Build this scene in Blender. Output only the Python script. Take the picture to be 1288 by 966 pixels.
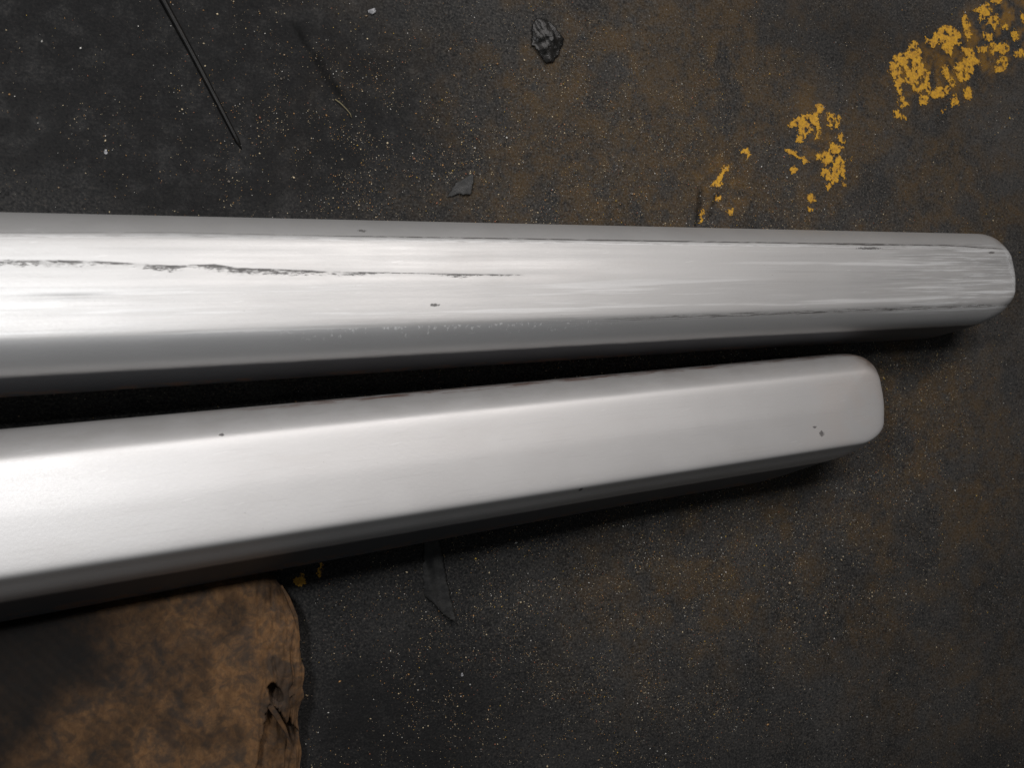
import bpy, bmesh, math, random
import numpy as np
from mathutils import Matrix, Vector

for o in list(bpy.data.objects):
    bpy.data.objects.remove(o)
S = bpy.context.scene
COL = S.collection

# ------------------------------------------------------------------ camera
F_PX, TILT, CAM_H = 1100.0, math.radians(20.8), 0.875      # focal length in photo pixels, lean off vertical, height
CT, ST = math.cos(TILT), math.sin(TILT)
CAM = np.array([-CAM_H * ST / CT, 0.0, CAM_H])
cd = bpy.data.cameras.new("camera")
cd.sensor_width = 36.0
cd.lens = F_PX / 1288.0 * 36.0
cd.clip_start, cd.clip_end = 0.01, 100.0
cd.dof.use_dof = True
cd.dof.focus_distance = 0.92
cd.dof.aperture_fstop = 7.0
cam = bpy.data.objects.new("camera", cd)
cam.location = CAM
cam.rotation_euler = (0.0, -TILT, 0.0)
COL.objects.link(cam)
S.camera = cam

# ------------------------------------------------------------------ world and lamps (dim workshop, one hand lamp by the camera, plus an added fill)
w = bpy.data.worlds.new("World")
S.world = w
w.use_nodes = True
bg = w.node_tree.nodes["Background"]
bg.inputs[0].default_value = (0.90, 0.95, 1.0, 1)
bg.inputs[1].default_value = 0.05


def lamp(name, loc, target, size, power, colour, shape='DISK', size_y=None):
    ld = bpy.data.lights.new(name, 'AREA')
    ld.shape = shape
    ld.size = size
    if size_y:
        ld.size_y = size_y
    ld.energy = power
    ld.color = colour
    ob = bpy.data.objects.new(name, ld)
    ob.location = loc
    ob.rotation_euler = (Vector(target) - Vector(loc)).to_track_quat('-Z', 'Y').to_euler()
    COL.objects.link(ob)
    return ob


lamp("work_lamp", (-0.64, 0.35, 1.00), (-0.05, 0.0, 0.0), 0.12, 5.3, (0.98, 0.99, 1.0))
lamp("fill_lamp", (0.45, 1.7, 2.1), (0.3, 0.0, 0.0), 1.6, 37.0, (1.0, 0.955, 0.93), 'RECTANGLE', 0.8)  # unseen soft lamp added to brighten the bars and the right side

S.view_settings.view_transform = 'Standard'
S.view_settings.look = 'None'
S.view_settings.gamma = 1.0
S.view_settings.exposure = 0.0
S.view_settings.use_curve_mapping = False


# ------------------------------------------------------------------ helpers
def at(px, py, z=0.0):
    """The point of the horizontal plane at height z that the photo shows at (px, py)."""
    a, b = (px - 644.0) / F_PX, -(py - 483.0) / F_PX
    d = np.array([a * CT + ST, b, a * ST - CT])
    return CAM + d * ((z - CAM[2]) / d[2])


def hash2(ix, iy, seed):
    h = (ix.astype(np.int64) * 374761393 + iy.astype(np.int64) * 668265263 + seed * 1442695041) & 0xFFFFFFFF
    h = ((h ^ (h >> 13)) * 1274126177) & 0xFFFFFFFF
    h = (h ^ (h >> 16)) & 0xFFFFFFFF
    h = ((h ^ (h >> 15)) * 2246822519) & 0xFFFFFFFF
    return ((h ^ (h >> 13)) & 0xFFFFFF) / float(0xFFFFFF)


def vnoise(x, y, seed):
    ix, iy = np.floor(x), np.floor(y)
    fx, fy = x - ix, y - iy
    fx, fy = fx * fx * (3 - 2 * fx), fy * fy * (3 - 2 * fy)
    a, b = hash2(ix, iy, seed), hash2(ix + 1, iy, seed)
    c, d = hash2(ix, iy + 1, seed), hash2(ix + 1, iy + 1, seed)
    return (a * (1 - fx) + b * fx) * (1 - fy) + (c * (1 - fx) + d * fx) * fy


def fbm(x, y, scale, octv, seed):
    x, y = np.asarray(x, float), np.asarray(y, float)
    s, amp, tot = 0.0, 1.0, 0.0
    for k in range(octv):
        s = s + amp * vnoise(x * scale * 2 ** k + 17.3 * k, y * scale * 2 ** k - 9.1 * k, seed + k)
        tot += amp
        amp *= 0.5
    return s / tot


def smooth(e0, e1, x):
    t = np.clip((x - e0) / (e1 - e0), 0, 1)
    return t * t * (3 - 2 * t)


def mesh_obj(name, verts, faces, mat, parent=None, shade=True):
    me = bpy.data.meshes.new(name)
    verts = np.asarray(verts, np.float32)
    if isinstance(faces, np.ndarray):
        n, k = faces.shape
        me.vertices.add(len(verts))
        me.vertices.foreach_set("co", verts.ravel())
        me.loops.add(n * k)
        me.loops.foreach_set("vertex_index", faces.astype(np.int32).ravel())
        me.polygons.add(n)
        me.polygons.foreach_set("loop_start", np.arange(0, n * k, k, dtype=np.int32))
        me.update(calc_edges=True)
    else:
        me.from_pydata([tuple(map(float, v)) for v in verts], [], faces)
    me.validate()
    if shade:
        me.polygons.foreach_set("use_smooth", np.ones(len(me.polygons), bool))
    me.materials.append(mat)
    ob = bpy.data.objects.new(name, me)
    COL.objects.link(ob)
    if parent:
        ob.parent = parent
    return ob


def attr(ob, name, vals):
    a = ob.data.attributes.new(name, 'FLOAT', 'POINT')
    a.data.foreach_set("value", np.asarray(vals, np.float32).ravel())


def attr_col(ob, name, rgb):
    a = ob.data.attributes.new(name, 'FLOAT_COLOR', 'POINT')
    a.data.foreach_set("color", np.hstack([rgb, np.ones((len(rgb), 1))]).astype(np.float32).ravel())


def tag(o, label=None, cat=None, kind=None, group=None):
    if label:
        o["label"] = label
    if cat:
        o["category"] = cat
    if kind:
        o["kind"] = kind
    if group:
        o["group"] = group
    return o


class NT:
    """Small wrapper for building shader graphs."""

    def __init__(self, name):
        self.mat = bpy.data.materials.new(name)
        self.mat.use_nodes = True
        self.t = self.mat.node_tree
        self.p = self.t.nodes["Principled BSDF"]

    def n(self, typ, **kw):
        nd = self.t.nodes.new(typ)
        for k, v in kw.items():
            setattr(nd, k, v)
        return nd

    def put(self, sock, v):
        if hasattr(v, "is_output"):
            self.t.links.new(v, sock)
        elif isinstance(v, (tuple, list)) and sock.type == 'RGBA':
            sock.default_value = tuple(v) + ((1.0,) if len(v) == 3 else ())
        else:
            sock.default_value = v

    def m(self, op, a, b=0.0, c=0.0, clamp=False):
        nd = self.n('ShaderNodeMath', operation=op, use_clamp=clamp)
        self.put(nd.inputs[0], a)
        self.put(nd.inputs[1], b)
        self.put(nd.inputs[2], c)
        return nd.outputs[0]

    def step(self, x, e0, e1, o0=0.0, o1=1.0):
        nd = self.n('ShaderNodeMapRange', interpolation_type='SMOOTHSTEP')
        for k, v in enumerate((x, e0, e1, o0, o1)):
            self.put(nd.inputs[k], v)
        return nd.outputs[0]

    def mix(self, f, a, b):
        nd = self.n('ShaderNodeMix', data_type='RGBA')
        self.put(nd.inputs[0], f)
        self.put(nd.inputs[6], a)
        self.put(nd.inputs[7], b)
        return nd.outputs[2]

    def vec(self, x, y, z=0.0):
        nd = self.n('ShaderNodeCombineXYZ')
        for k, v in enumerate((x, y, z)):
            self.put(nd.inputs[k], v)
        return nd.outputs[0]

    def noise(self, vec, scale, detail=4.0, rough=0.5, dist=0.0):
        nd = self.n('ShaderNodeTexNoise')
        self.put(nd.inputs['Vector'], vec)
        nd.inputs['Scale'].default_value = scale
        nd.inputs['Detail'].default_value = detail
        nd.inputs['Roughness'].default_value = rough
        nd.inputs['Distortion'].default_value = dist
        return nd.outputs['Fac']

    def attr(self, name, out='Fac'):
        nd = self.n('ShaderNodeAttribute', attribute_name=name)
        return nd.outputs[out]

    def obj(self):
        return self.n('ShaderNodeTexCoord').outputs['Object']

    def xyz(self, v):
        nd = self.n('ShaderNodeSeparateXYZ')
        self.put(nd.inputs[0], v)
        return nd.outputs

    def curve(self, x, pts):
        """x in 0..1 through a piecewise curve with values in 0..1"""
        nd = self.n('ShaderNodeFloatCurve')
        self.put(nd.inputs['Value'], x)
        c = nd.mapping.curves[0]
        pts = sorted(pts)
        while len(c.points) < len(pts):
            c.points.new(0.5, 0.5)
        for q, (a, b) in zip(c.points, pts):
            q.location = (a, b)
            q.handle_type = 'VECTOR'
        nd.mapping.update()
        return nd.outputs[0]

    def bump(self, h, strength, dist, normal=None):
        nd = self.n('ShaderNodeBump')
        nd.inputs['Strength'].default_value = strength
        nd.inputs['Distance'].default_value = dist
        self.put(nd.inputs['Height'], h)
        if normal is not None:
            self.put(nd.inputs['Normal'], normal)
        return nd.outputs[0]

    def out(self, **kw):
        for k, v in kw.items():
            self.put(self.p.inputs[k.replace('_', ' ')], v)
        return self.mat


# ------------------------------------------------------------------ floor
def blobs(x, y, lst):
    s = np.zeros_like(x)
    for px, py, rx, ry, a in lst:
        c = at(px, py)
        k = 0.85e-3
        s = s + a * np.exp(-((x - c[0]) / (rx * k)) ** 2 - ((y - c[1]) / (ry * k)) ** 2)
    return s


def seg_dist(x, y, p, q):
    p, q = np.array(p[:2]), np.array(q[:2])
    d = q - p
    t = np.clip(((x - p[0]) * d[0] + (y - p[1]) * d[1]) / (d @ d), 0, 1)
    return np.hypot(x - p[0] - t * d[0], y - p[1] - t * d[1]), t


GOUGES = [((368, 25), (436, 135), 0.0042, 0.0030), ((880, 238), (876, 292), 0.0030, 0.0032), ((905, 240), (890, 278), 0.0030, 0.0018),
          ((508, 160), (566, 226), 0.0020, 0.0009), ((1040, 690), (1098, 742), 0.0020, 0.0008)]


def floor_z(x, y):
    z = (fbm(x, y, 7, 4, 3) - 0.5) * 0.0016 + (fbm(x, y, 60, 3, 9) - 0.5) * 0.0007
    for a, b, wd, dp in GOUGES:
        d, t = seg_dist(x + (fbm(x, y, 90, 2, 41) - 0.5) * 0.004, y, at(*a), at(*b))
        prof = np.minimum(1, 6 * t * (1 - t) + 0.15)
        z = z - dp * prof * np.exp(-(d / (wd * 0.75)) ** 2) + 0.25 * dp * np.exp(-((d - wd * 1.3) / (wd * 0.5)) ** 2)
    return z


fm = NT("workshop_floor")
oc = fm.obj()
n_big = fm.noise(oc, 9.0, 5, 0.6)
n_mid = fm.noise(oc, 45.0, 5, 0.65)
n_fine = fm.noise(oc, 420.0, 4, 0.7)
n_dot = fm.noise(oc, 900.0, 2, 0.6)
rust = fm.attr("rust")
pale = fm.attr("pale")
col = fm.mix(fm.step(n_big, 0.35, 0.68), (0.023, 0.0235, 0.024), (0.043, 0.0425, 0.042))
col = fm.mix(fm.m('MULTIPLY', fm.step(n_mid, 0.42, 0.7), 0.55), col, (0.058, 0.057, 0.056))
col = fm.mix(fm.m('MULTIPLY', pale, fm.step(n_mid, 0.3, 0.62, 0.35, 1.0)), col, (0.085, 0.084, 0.083))
rm = fm.m('MULTIPLY', rust, fm.step(fm.noise(fm.vec(*[fm.m('MULTIPLY', q, 1.0) for q in fm.xyz(oc)]), 70.0, 6, 0.7, 0.6), 0.34, 0.60), clamp=True)
col = fm.mix(fm.m('MULTIPLY', rm, 0.68), col, (0.072, 0.050, 0.027))
rm2 = fm.m('MULTIPLY', rust, fm.step(fm.noise(oc, 160.0, 4, 0.7), 0.55, 0.70), clamp=True)
col = fm.mix(fm.m('MULTIPLY', rm2, 0.55), col, (0.10, 0.055, 0.032))
n_gran = fm.noise(oc, 210.0, 4, 0.6, 0.2)
col = fm.mix(fm.step(n_gran, 0.52, 0.68, 0.0, 0.55), col, (0.092, 0.084, 0.075))
col = fm.mix(fm.step(n_gran, 0.46, 0.33, 0.0, 0.65), col, (0.012, 0.012, 0.0125))
rm3 = fm.m('MULTIPLY', rust, fm.step(fm.noise(oc, 38.0, 6, 0.68, 0.5), 0.40, 0.64), clamp=True)
col = fm.mix(fm.m('MULTIPLY', rm3, 0.62), col, (0.098, 0.062, 0.028))
col = fm.mix(fm.m('MULTIPLY', fm.attr("ochre"), fm.step(n_mid, 0.32, 0.58)), col, (0.24, 0.125, 0.020))
col = fm.mix(fm.step(n_fine, 0.47, 0.66, 0.0, 0.60), col, (0.112, 0.105, 0.096))
col = fm.mix(fm.step(n_fine, 0.46, 0.28, 0.0, 0.7), col, (0.009, 0.009, 0.009))
col = fm.mix(fm.step(n_dot, 0.70, 0.76, 0.0, 0.6), col, (0.26, 0.23, 0.18))
col = fm.mix(fm.m('MULTIPLY', fm.m('MULTIPLY', fm.attr("light_falloff"), 0.85), fm.step(n_mid, 0.25, 0.55, 0.65, 1.0)), col, (0.011, 0.011, 0.0115))  # light falloff to the left and corners painted in near-black
col = fm.mix(fm.m('MULTIPLY', fm.attr("cut"), 0.9), col, (0.004, 0.004, 0.004))
hgt = fm.m('ADD', fm.m('MULTIPLY', n_fine, 0.6), fm.m('MULTIPLY', n_mid, 0.8))
fm.out(Base_Color=col, Roughness=fm.step(n_mid, 0.3, 0.7, 0.62, 0.9), Normal=fm.bump(hgt, 0.75, 0.0016))
fm.p.inputs['Specular IOR Level'].default_value = 0.14

gx = np.concatenate([np.linspace(-6.0, -1.05, 40), np.arange(-1.00, 1.1601, 0.0032), np.linspace(1.21, 7.0, 40)])
gy = np.concatenate([np.linspace(-6.0, -0.85, 40), np.arange(-0.80, 0.8001, 0.0032), np.linspace(0.85, 6.0, 40)])
X, Y = np.meshgrid(gx, gy)
Z = floor_z(X, Y)
nx, ny = len(gx), len(gy)
idx = np.arange(nx * ny).reshape(ny, nx)
quads = np.stack([idx[:-1, :-1], idx[:-1, 1:], idx[1:, 1:], idx[1:, :-1]], -1).reshape(-1, 4)
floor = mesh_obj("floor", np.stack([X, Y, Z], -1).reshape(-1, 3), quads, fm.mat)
tag(floor, "dark stained workshop floor with rust dust and grit", None, "structure")
RUST = [(760, 180, 140, 130, 1.1), (870, 60, 150, 100, 1.0), (880, 220, 170, 90, 0.85), (1010, 240, 120, 70, 0.6), (1120, 160, 220, 160, 0.45),
        (1140, 470, 120, 110, 0.8), (1220, 600, 160, 160, 0.45), (960, 680, 190, 110, 0.5), (830, 760, 150, 120, 0.32), (1080, 780, 150, 130, 0.25),
        (1240, 300, 120, 100, 0.5), (640, 170, 120, 150, 0.35), (480, 130, 160, 120, 0.2), (1240, 900, 200, 160, 0.25)]
rv = 2.0 * blobs(X, Y, RUST) * (0.10 + 1.1 * smooth(0.30, 0.72, fbm(X, Y, 26, 5, 71)))
attr(floor, "rust", np.clip(rv, 0, 1))
pv = blobs(X, Y, [(20, 190, 100, 80, 0.45), (1200, 480, 200, 160, 0.35), (980, 560, 160, 120, 0.2), (1270, 160, 90, 90, 0.4), (760, 930, 120, 60, 0.15),
                  (1020, 170, 160, 100, 0.15)]) * (0.3 + 1.3 * fbm(X, Y, 18, 4, 87))
attr(floor, "pale", np.clip(pv, 0, 1))
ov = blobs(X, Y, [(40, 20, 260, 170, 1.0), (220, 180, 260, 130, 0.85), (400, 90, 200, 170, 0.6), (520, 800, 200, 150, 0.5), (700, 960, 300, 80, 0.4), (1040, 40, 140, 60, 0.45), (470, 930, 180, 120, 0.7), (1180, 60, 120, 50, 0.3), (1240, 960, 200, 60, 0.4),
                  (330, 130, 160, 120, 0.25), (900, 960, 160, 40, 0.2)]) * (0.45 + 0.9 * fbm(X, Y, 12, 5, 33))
cut = np.zeros_like(X)
for a, b, wd, dp in GOUGES:
    d, t = seg_dist(X + (fbm(X, Y, 60, 3, 19) - 0.5) * 0.006, Y, at(*a), at(*b))
    cut = cut + min(1, dp / 0.003) * np.exp(-(d / (wd * 0.85)) ** 2) * np.clip(5 * t * (1 - t) + 0.3, 0, 1)
attr(floor, "cut", np.clip(cut, 0, 1))
attr(floor, "light_falloff", np.clip(ov, 0, 1))  # mask of the painted falloff, broken up by noise
oo = blobs(X, Y, [(1180, 85, 60, 35, 0.9), (1235, 55, 50, 45, 1.0), (1275, 25, 40, 50, 0.9), (1030, 175, 40, 60, 0.35), (905, 230, 40, 45, 0.35), (1140, 100, 40, 40, 0.4)])
attr(floor, "ochre", np.clip(oo * 1.5 * smooth(0.35, 0.65, fbm(X, Y, 75, 4, 12)), 0, 0.9))

# ------------------------------------------------------------------ worn yellow paint on the floor
pm = NT("worn_yellow_paint")
oc = pm.obj()
pc = pm.mix(pm.step(pm.noise(oc, 120.0, 5, 0.7), 0.38, 0.68), (0.72, 0.385, 0.022), (0.54, 0.270, 0.022))
pc = pm.mix(pm.step(pm.noise(oc, 330.0, 5, 0.75), 0.50, 0.66, 0.0, 0.8), pc, (0.12, 0.062, 0.018))
pc = pm.mix(pm.m('MULTIPLY', pm.attr("wear"), 0.85), pc, (0.13, 0.068, 0.022))
pm.out(Base_Color=pc, Roughness=0.6, Normal=pm.bump(pm.noise(oc, 420.0, 4, 0.7), 0.6, 0.0008))


def R1(l):
    return [(1100 + a / 6.037, b / 6.037) for a, b in l]


def R2(l):
    return [(980 + a / 6.033, 110 + b / 6.033) for a, b in l]


def R3(l):
    return [(860 + a / 8.05, 170 + b / 8.05) for a, b in l]


A_ = ([[(110, 540), (125, 450), (180, 420), (250, 390), (270, 330), (320, 320), (345, 380), (360, 440), (345, 480), (380, 530), (415, 560),
        (410, 640), (430, 690), (470, 650), (520, 660), (560, 630), (600, 600), (600, 650), (540, 710), (475, 745), (430, 725), (400, 715), (395, 690),
        (300, 705), (290, 650), (230, 620), (200, 650), (215, 720), (270, 800), (180, 805), (190, 740), (160, 640), (150, 600)],
       [(340, 725), (405, 735), (385, 785), (345, 792)]],
      [[(190, 550), (235, 535), (245, 570), (215, 605), (190, 590)], [(245, 460), (275, 445), (292, 510), (275, 545), (255, 510)],
       [(300, 640), (335, 640), (325, 670), (300, 665)], [(355, 675), (385, 680), (380, 715), (360, 705)]])
PAINT = [
    (R1, *A_),
    (R1, [[(380, 280), (430, 300), (440, 260), (500, 220), (560, 190), (640, 250), (650, 340), (620, 350), (590, 320), (575, 430), (550, 400),
           (510, 360), (500, 325), (430, 345), (390, 315)]], []),
    (R1, [[(670, 110), (710, 150), (720, 230), (735, 270), (700, 292), (675, 210)]], []),
    (R1, [[(750, 70), (850, 30), (885, 80), (840, 120), (790, 160), (800, 110)], [(850, 150), (920, 110), (940, 160), (905, 220), (880, 185), (845, 175)],
          [(880, 0), (970, -10), (950, 25), (900, 22)]], []),
    (R1, [[(650, 370), (740, 380), (755, 440), (800, 480), (790, 510), (750, 490), (745, 550), (700, 600), (650, 622), (630, 570), (590, 530),
           (610, 490), (670, 470), (700, 430)], [(505, 520), (550, 500), (560, 560), (590, 600), (555, 612), (530, 580)]], [[(655, 540), (685, 535), (680, 560), (660, 560)]]),
    (R1, [[(880, 330), (1000, 330), (1005, 380), (960, 420), (930, 380), (880, 410)], [(920, 470), (980, 430), (1005, 490), (980, 530), (910, 547)],
          [(820, 250), (880, 260), (880, 310), (840, 300)], [(780, 360), (850, 345), (840, 390), (790, 392)]], [[(945, 470), (975, 470), (970, 500), (945, 500)]]),
    (R1, [[(680, 680), (720, 660), (732, 720), (690, 757)], [(570, 760), (612, 730), (632, 790), (590, 802)], [(505, 830), (530, 825), (520, 855)]], []),
    (R1, [[(1030, 240), (1070, 230), (1092, 280), (1050, 292)], [(1060, 400), (1110, 370), (1140, 420), (1070, 432)], [(1100, 90), (1130, 120), (1150, 170), (1115, 165)],
          [(960, 200), (1000, 180), (1010, 210), (970, 220)]], []),
    (R1, [[(148, 840), (180, 845), (198, 892), (150, 892)], [(208, 878), (232, 880), (228, 905)]], []),
    (R2, [[(70, 290), (140, 220), (200, 210), (230, 200), (290, 130), (340, 160), (320, 190), (290, 210), (297, 260), (297, 380), (262, 382), (268, 290),
           (240, 270), (242, 340), (200, 360), (190, 402), (130, 402), (130, 370), (160, 350), (140, 300), (90, 302)],
          [(360, 210), (412, 198), (417, 240), (385, 302), (370, 260)], [(440, 208), (462, 220), (440, 302), (418, 290)]], []),
    (R2, [[(440, 360), (470, 348), (497, 412), (480, 422)],
          [(385, 420), (480, 460), (470, 490), (440, 510), (490, 580), (500, 745), (470, 720), (485, 680), (450, 650), (430, 715), (388, 735), (395, 690),
           (350, 690), (316, 672), (328, 620), (380, 620), (410, 590), (380, 562), (345, 602), (323, 530), (350, 490), (380, 490)],
          [(285, 500), (312, 500), (307, 542), (285, 537)], [(360, 740), (385, 750), (375, 787), (360, 777)], [(520, 540), (548, 540), (545, 556)]], []),
    (R2, [[(58, 458), (130, 500), (180, 528), (232, 566), (190, 577), (140, 532), (75, 502)]], []),
    (R2, [[(93, 598), (127, 600), (122, 642), (93, 637)]], []),
    (R2, [[(208, 820), (247, 808), (268, 850), (240, 873), (213, 850)], [(220, 900), (252, 920), (230, 942)]], []),
    (R3, [[(288, 512), (350, 410), (400, 330), (462, 308), (457, 350), (412, 390), (372, 470), (340, 518)]], []),
    (R3, [[(323, 598), (362, 608), (362, 652), (328, 642)]], []),
    (R3, [[(438, 770), (482, 748), (498, 800), (460, 808)]], []),
    (R3, [[(163, 773), (202, 788), (192, 882), (163, 852)]], []),
    (R3, [[(585, 158), (640, 148), (673, 207), (640, 202), (600, 182)]], []),
    (lambda l: l, [[(372, 730), (377, 724), (383, 726), (382, 733), (375, 737)]], []),
    (lambda l: l, [[(398, 718), (403, 713), (408, 718), (403, 723)]], []),
]


def inside(x, y, poly):
    r = np.zeros(x.shape, bool)
    n = len(poly)
    for i in range(n):
        (x1, y1), (x2, y2) = poly[i], poly[(i + 1) % n]
        c = ((y1 > y) != (y2 > y)) & (x < (x2 - x1) * (y - y1) / (y2 - y1 + 1e-12) + x1)
        r ^= c
    return r


CELL = 0.00042
for conv, pos, neg in PAINT:
    P = []
    for pl in pos:
        g = np.array([at(*q)[:2] for q in conv(pl)])
        c = g.mean(0)
        r_ = np.hypot(*(g - c).T).mean()
        P.append([tuple(q) for q in c + (g - c) * (1 + 0.0013 / r_)])
    N = [[tuple(at(*q)[:2]) for q in conv(pl)] for pl in neg]
    allp = np.array([q for pl in P for q in pl])
    lo, hi = allp.min(0) - 0.003, allp.max(0) + 0.003
    cx, cy = np.arange(lo[0], hi[0], CELL), np.arange(lo[1], hi[1], CELL)
    x, y = np.meshgrid(cx, cy)
    wx = x + (fbm(x, y, 240, 4, 5) - 0.5) * 0.0085 + (fbm(x, y, 620, 3, 6) - 0.5) * 0.0055
    wy = y + (fbm(x, y, 240, 4, 55) - 0.5) * 0.0085 + (fbm(x, y, 620, 3, 56) - 0.5) * 0.0055
    mk = np.zeros(x.shape, bool)
    for pl in P:
        mk |= inside(wx, wy, pl)
    for pl in N:
        mk &= ~inside(wx, wy, pl)
    mk &= fbm(x, y, 210, 4, 77) > 0.325
    if mk.sum() < 4:
        continue
    vi = -np.ones((len(cy) + 1, len(cx) + 1), int)
    used = np.zeros_like(vi, bool)
    used[:-1, :-1] |= mk
    used[1:, :-1] |= mk
    used[:-1, 1:] |= mk
    used[1:, 1:] |= mk
    vi[used] = np.arange(used.sum())
    jy, jx = np.nonzero(used)
    vx, vy = lo[0] + jx * CELL + (hash2(jx, jy, 3) - 0.5) * CELL * 0.6, lo[1] + jy * CELL + (hash2(jx, jy, 4) - 0.5) * CELL * 0.6
    cy_, cx_ = np.nonzero(mk)
    q = np.stack([vi[cy_, cx_], vi[cy_, cx_ + 1], vi[cy_ + 1, cx_ + 1], vi[cy_ + 1, cx_]], -1)
    # paint skin lies on the floor relief
    ob = mesh_obj("paint_patch", np.stack([vx, vy, floor_z(vx, vy) + 0.0006], -1), q, pm.mat, floor)
    attr(ob, "wear", 1 - smooth(0.325, 0.45, fbm(vx, vy, 210, 4, 77)))

# ------------------------------------------------------------------ bumper bars
ROLL = 0.21      # both bars lie rolled a little toward the far side


def bumper_mesh(name, mat, u_end, sc0, sc1, rounded, flare, u0=-0.42):
    # contour levels from the middle of the face outwards: upper side, lower side, end
    CR = 0.0435
    lower = ([(.0425, .0023), (.0475, .0045), (.0545, .0100), (.0610, .0170), (.0660, .0260), (.0695, .0380), (.0815, .0850), (.0780, .0858)] if rounded else
             [(.0424, .0022), (.0446, .0052), (.0490, .0130), (.0550, .0220), (.0605, .0325), (.0665, .0450), (.0880, .0850), (.0845, .0858)])
    upper = [(.0410, .0023), (.0455, .0060), (.0505, .0110), (.0550, .0180), (.0585, .0260), (.0603, .0350), (.0606, .0850), (.0570, .0856)]
    LV = [  # upper v, drop; lower v, drop; end offset, drop; corner radii along and across, upper then lower
        (0.003, 0.0, -0.003, 0.0, -0.070, 0.0001, .01, .003, .01, .003),
        (0.022, 0.0006, -0.022, 0.0006, -0.042, 0.0007, .02, .015, .02, .015),
        (0.0365, 0.0009, -0.0385, 0.0012, -0.0145, 0.0018, .024, .018, .036, .020)]
    ends = [(-.0122, .0032), (-.0090, .0070), (-.0050, .0130), (-.0015, .0195), (0, .026), (0, .040), (-.002, .078), (-.006, .0788)]
    rad = [(.025, .018, .039, .022), (.028, .019, .043, .024), (.031, .019, .050, .028), (.033, .019, .060, .033), (.034, .019, .070, .036)]
    rad += [(.034, .019, .070, .036), (.034, .019, .075, .038), (.034, .019, .075, .038)] if rounded else [(.034, .019, .105, .046), (.034, .019, .150, .055), (.034, .019, .150, .055)]
    for (a_, b_), (c_, d_), (e_, f_), r_ in zip(upper, lower, ends, rad):
        LV.append((a_, b_, -c_, d_, e_, f_) + r_)
    us = np.concatenate([np.linspace(u0, u_end - 0.19, 36)])
    nC, nE = 12, 10

    def scale(u):
        return sc0 + (sc1 - sc0) * np.clip(u / u_end, -0.3, 1)

    V, nL = [], len(LV)
    for (vp, dp, vm, dm, eo, de, ru, rv, ru2, rv2) in LV:
        ue = u_end + eo
        pts = []
        for u in us:
            pts.append((u, vp, dp))
        # upper corner
        for k in range(nC + 1):
            a = k / nC * math.pi / 2
            t = k / nC
            pts.append((ue - ru + ru * math.sin(a), vp - rv + rv * math.cos(a), dp + (de - dp) * t * t * (3 - 2 * t)))
        a0, a1 = vp - rv, vm + rv2
        for k in range(1, nE):
            pts.append((ue + 0.0022 * math.sin(math.pi * k / nE) * (1 if eo > -.02 else 0), a0 + (a1 - a0) * k / nE, de))
        for k in range(nC + 1):
            a = math.pi / 2 - k / nC * math.pi / 2
            t = k / nC
            pts.append((ue - ru2 + ru2 * math.sin(a), vm + rv2 - rv2 * math.cos(a), de + (dm - de) * t * t * (3 - 2 * t)))
        for u in us[::-1]:
            pts.append((u, vm, dm))
        # keep the u order rising along the two straight runs where long corners start early
        for (u, v, d) in pts:
            s = float(scale(u))
            av = abs(v)
            ex = 1.0 + (flare * min(max(1 - u / (0.62 * u_end), 0.0), 1.2) if v < 0 else 0.0)
            if v > 0 and rounded:
                s, ex = s * (1 + 0.10 * min(av, CR) / CR), 1.20
            vv = math.copysign(min(av, CR) * s + max(av - CR, 0) * ex, v)
            e_ = min(max((u - u_end + 0.15) / 0.13, 0.0), 1.0)
            u = u + vv * 0.19 * e_ * e_ * (3 - 2 * e_)
            q = min(max((d - 0.03) / 0.05, 0.0), 1.0)
            V.append((u, vv, -d - vv * ROLL * (1 - q * q * (3 - 2 * q))))
    M = len(V) // nL
    F = []
    for k in range(nL - 1):
        for j in range(M - 1):
            F.append((k * M + j, (k + 1) * M + j, (k + 1) * M + j + 1, k * M + j + 1))
    # close the narrow slot left along the middle of the face
    for j in range(M // 2):
        a, b = j, M - 1 - j
        if b - a > 2:
            F.append((a, a + 1, b - 1, b))
        elif b - a == 2:
            F.append((a, a + 1, b))
    V = np.array(V)
    V[:, 2] += (fbm(V[:, 0], V[:, 1], 9, 2, 21) - 0.5) * 0.0002
    ob = mesh_obj(name, V, F, mat)
    bm = bmesh.new()
    bm.from_mesh(ob.data)
    bmesh.ops.recalc_face_normals(bm, faces=bm.faces)
    bm.faces.ensure_lookup_table()
    if max(bm.faces, key=lambda f_: f_.calc_center_median().z).normal.z < 0:
        bmesh.ops.reverse_faces(bm, faces=bm.faces)
    bm.to_mesh(ob.data)
    bm.free()
    sol = ob.modifiers.new("sheet", 'SOLIDIFY')
    sol.thickness = 0.0016
    sol.offset = -1
    ss = ob.modifiers.new("round", 'SUBSURF')
    ss.levels = 1
    ss.render_levels = 2
    return ob


def place_bar(ob, origin, yaw, slope):
    d = Vector((math.cos(yaw), math.sin(yaw), slope)).normalized()
    n = Vector((-math.sin(yaw), math.cos(yaw), 0))
    k = d.cross(n)
    m = Matrix((d, n, k)).transposed().to_4x4()
    m.translation = Vector(origin)
    ob.matrix_world = m


UM = 1.16


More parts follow.
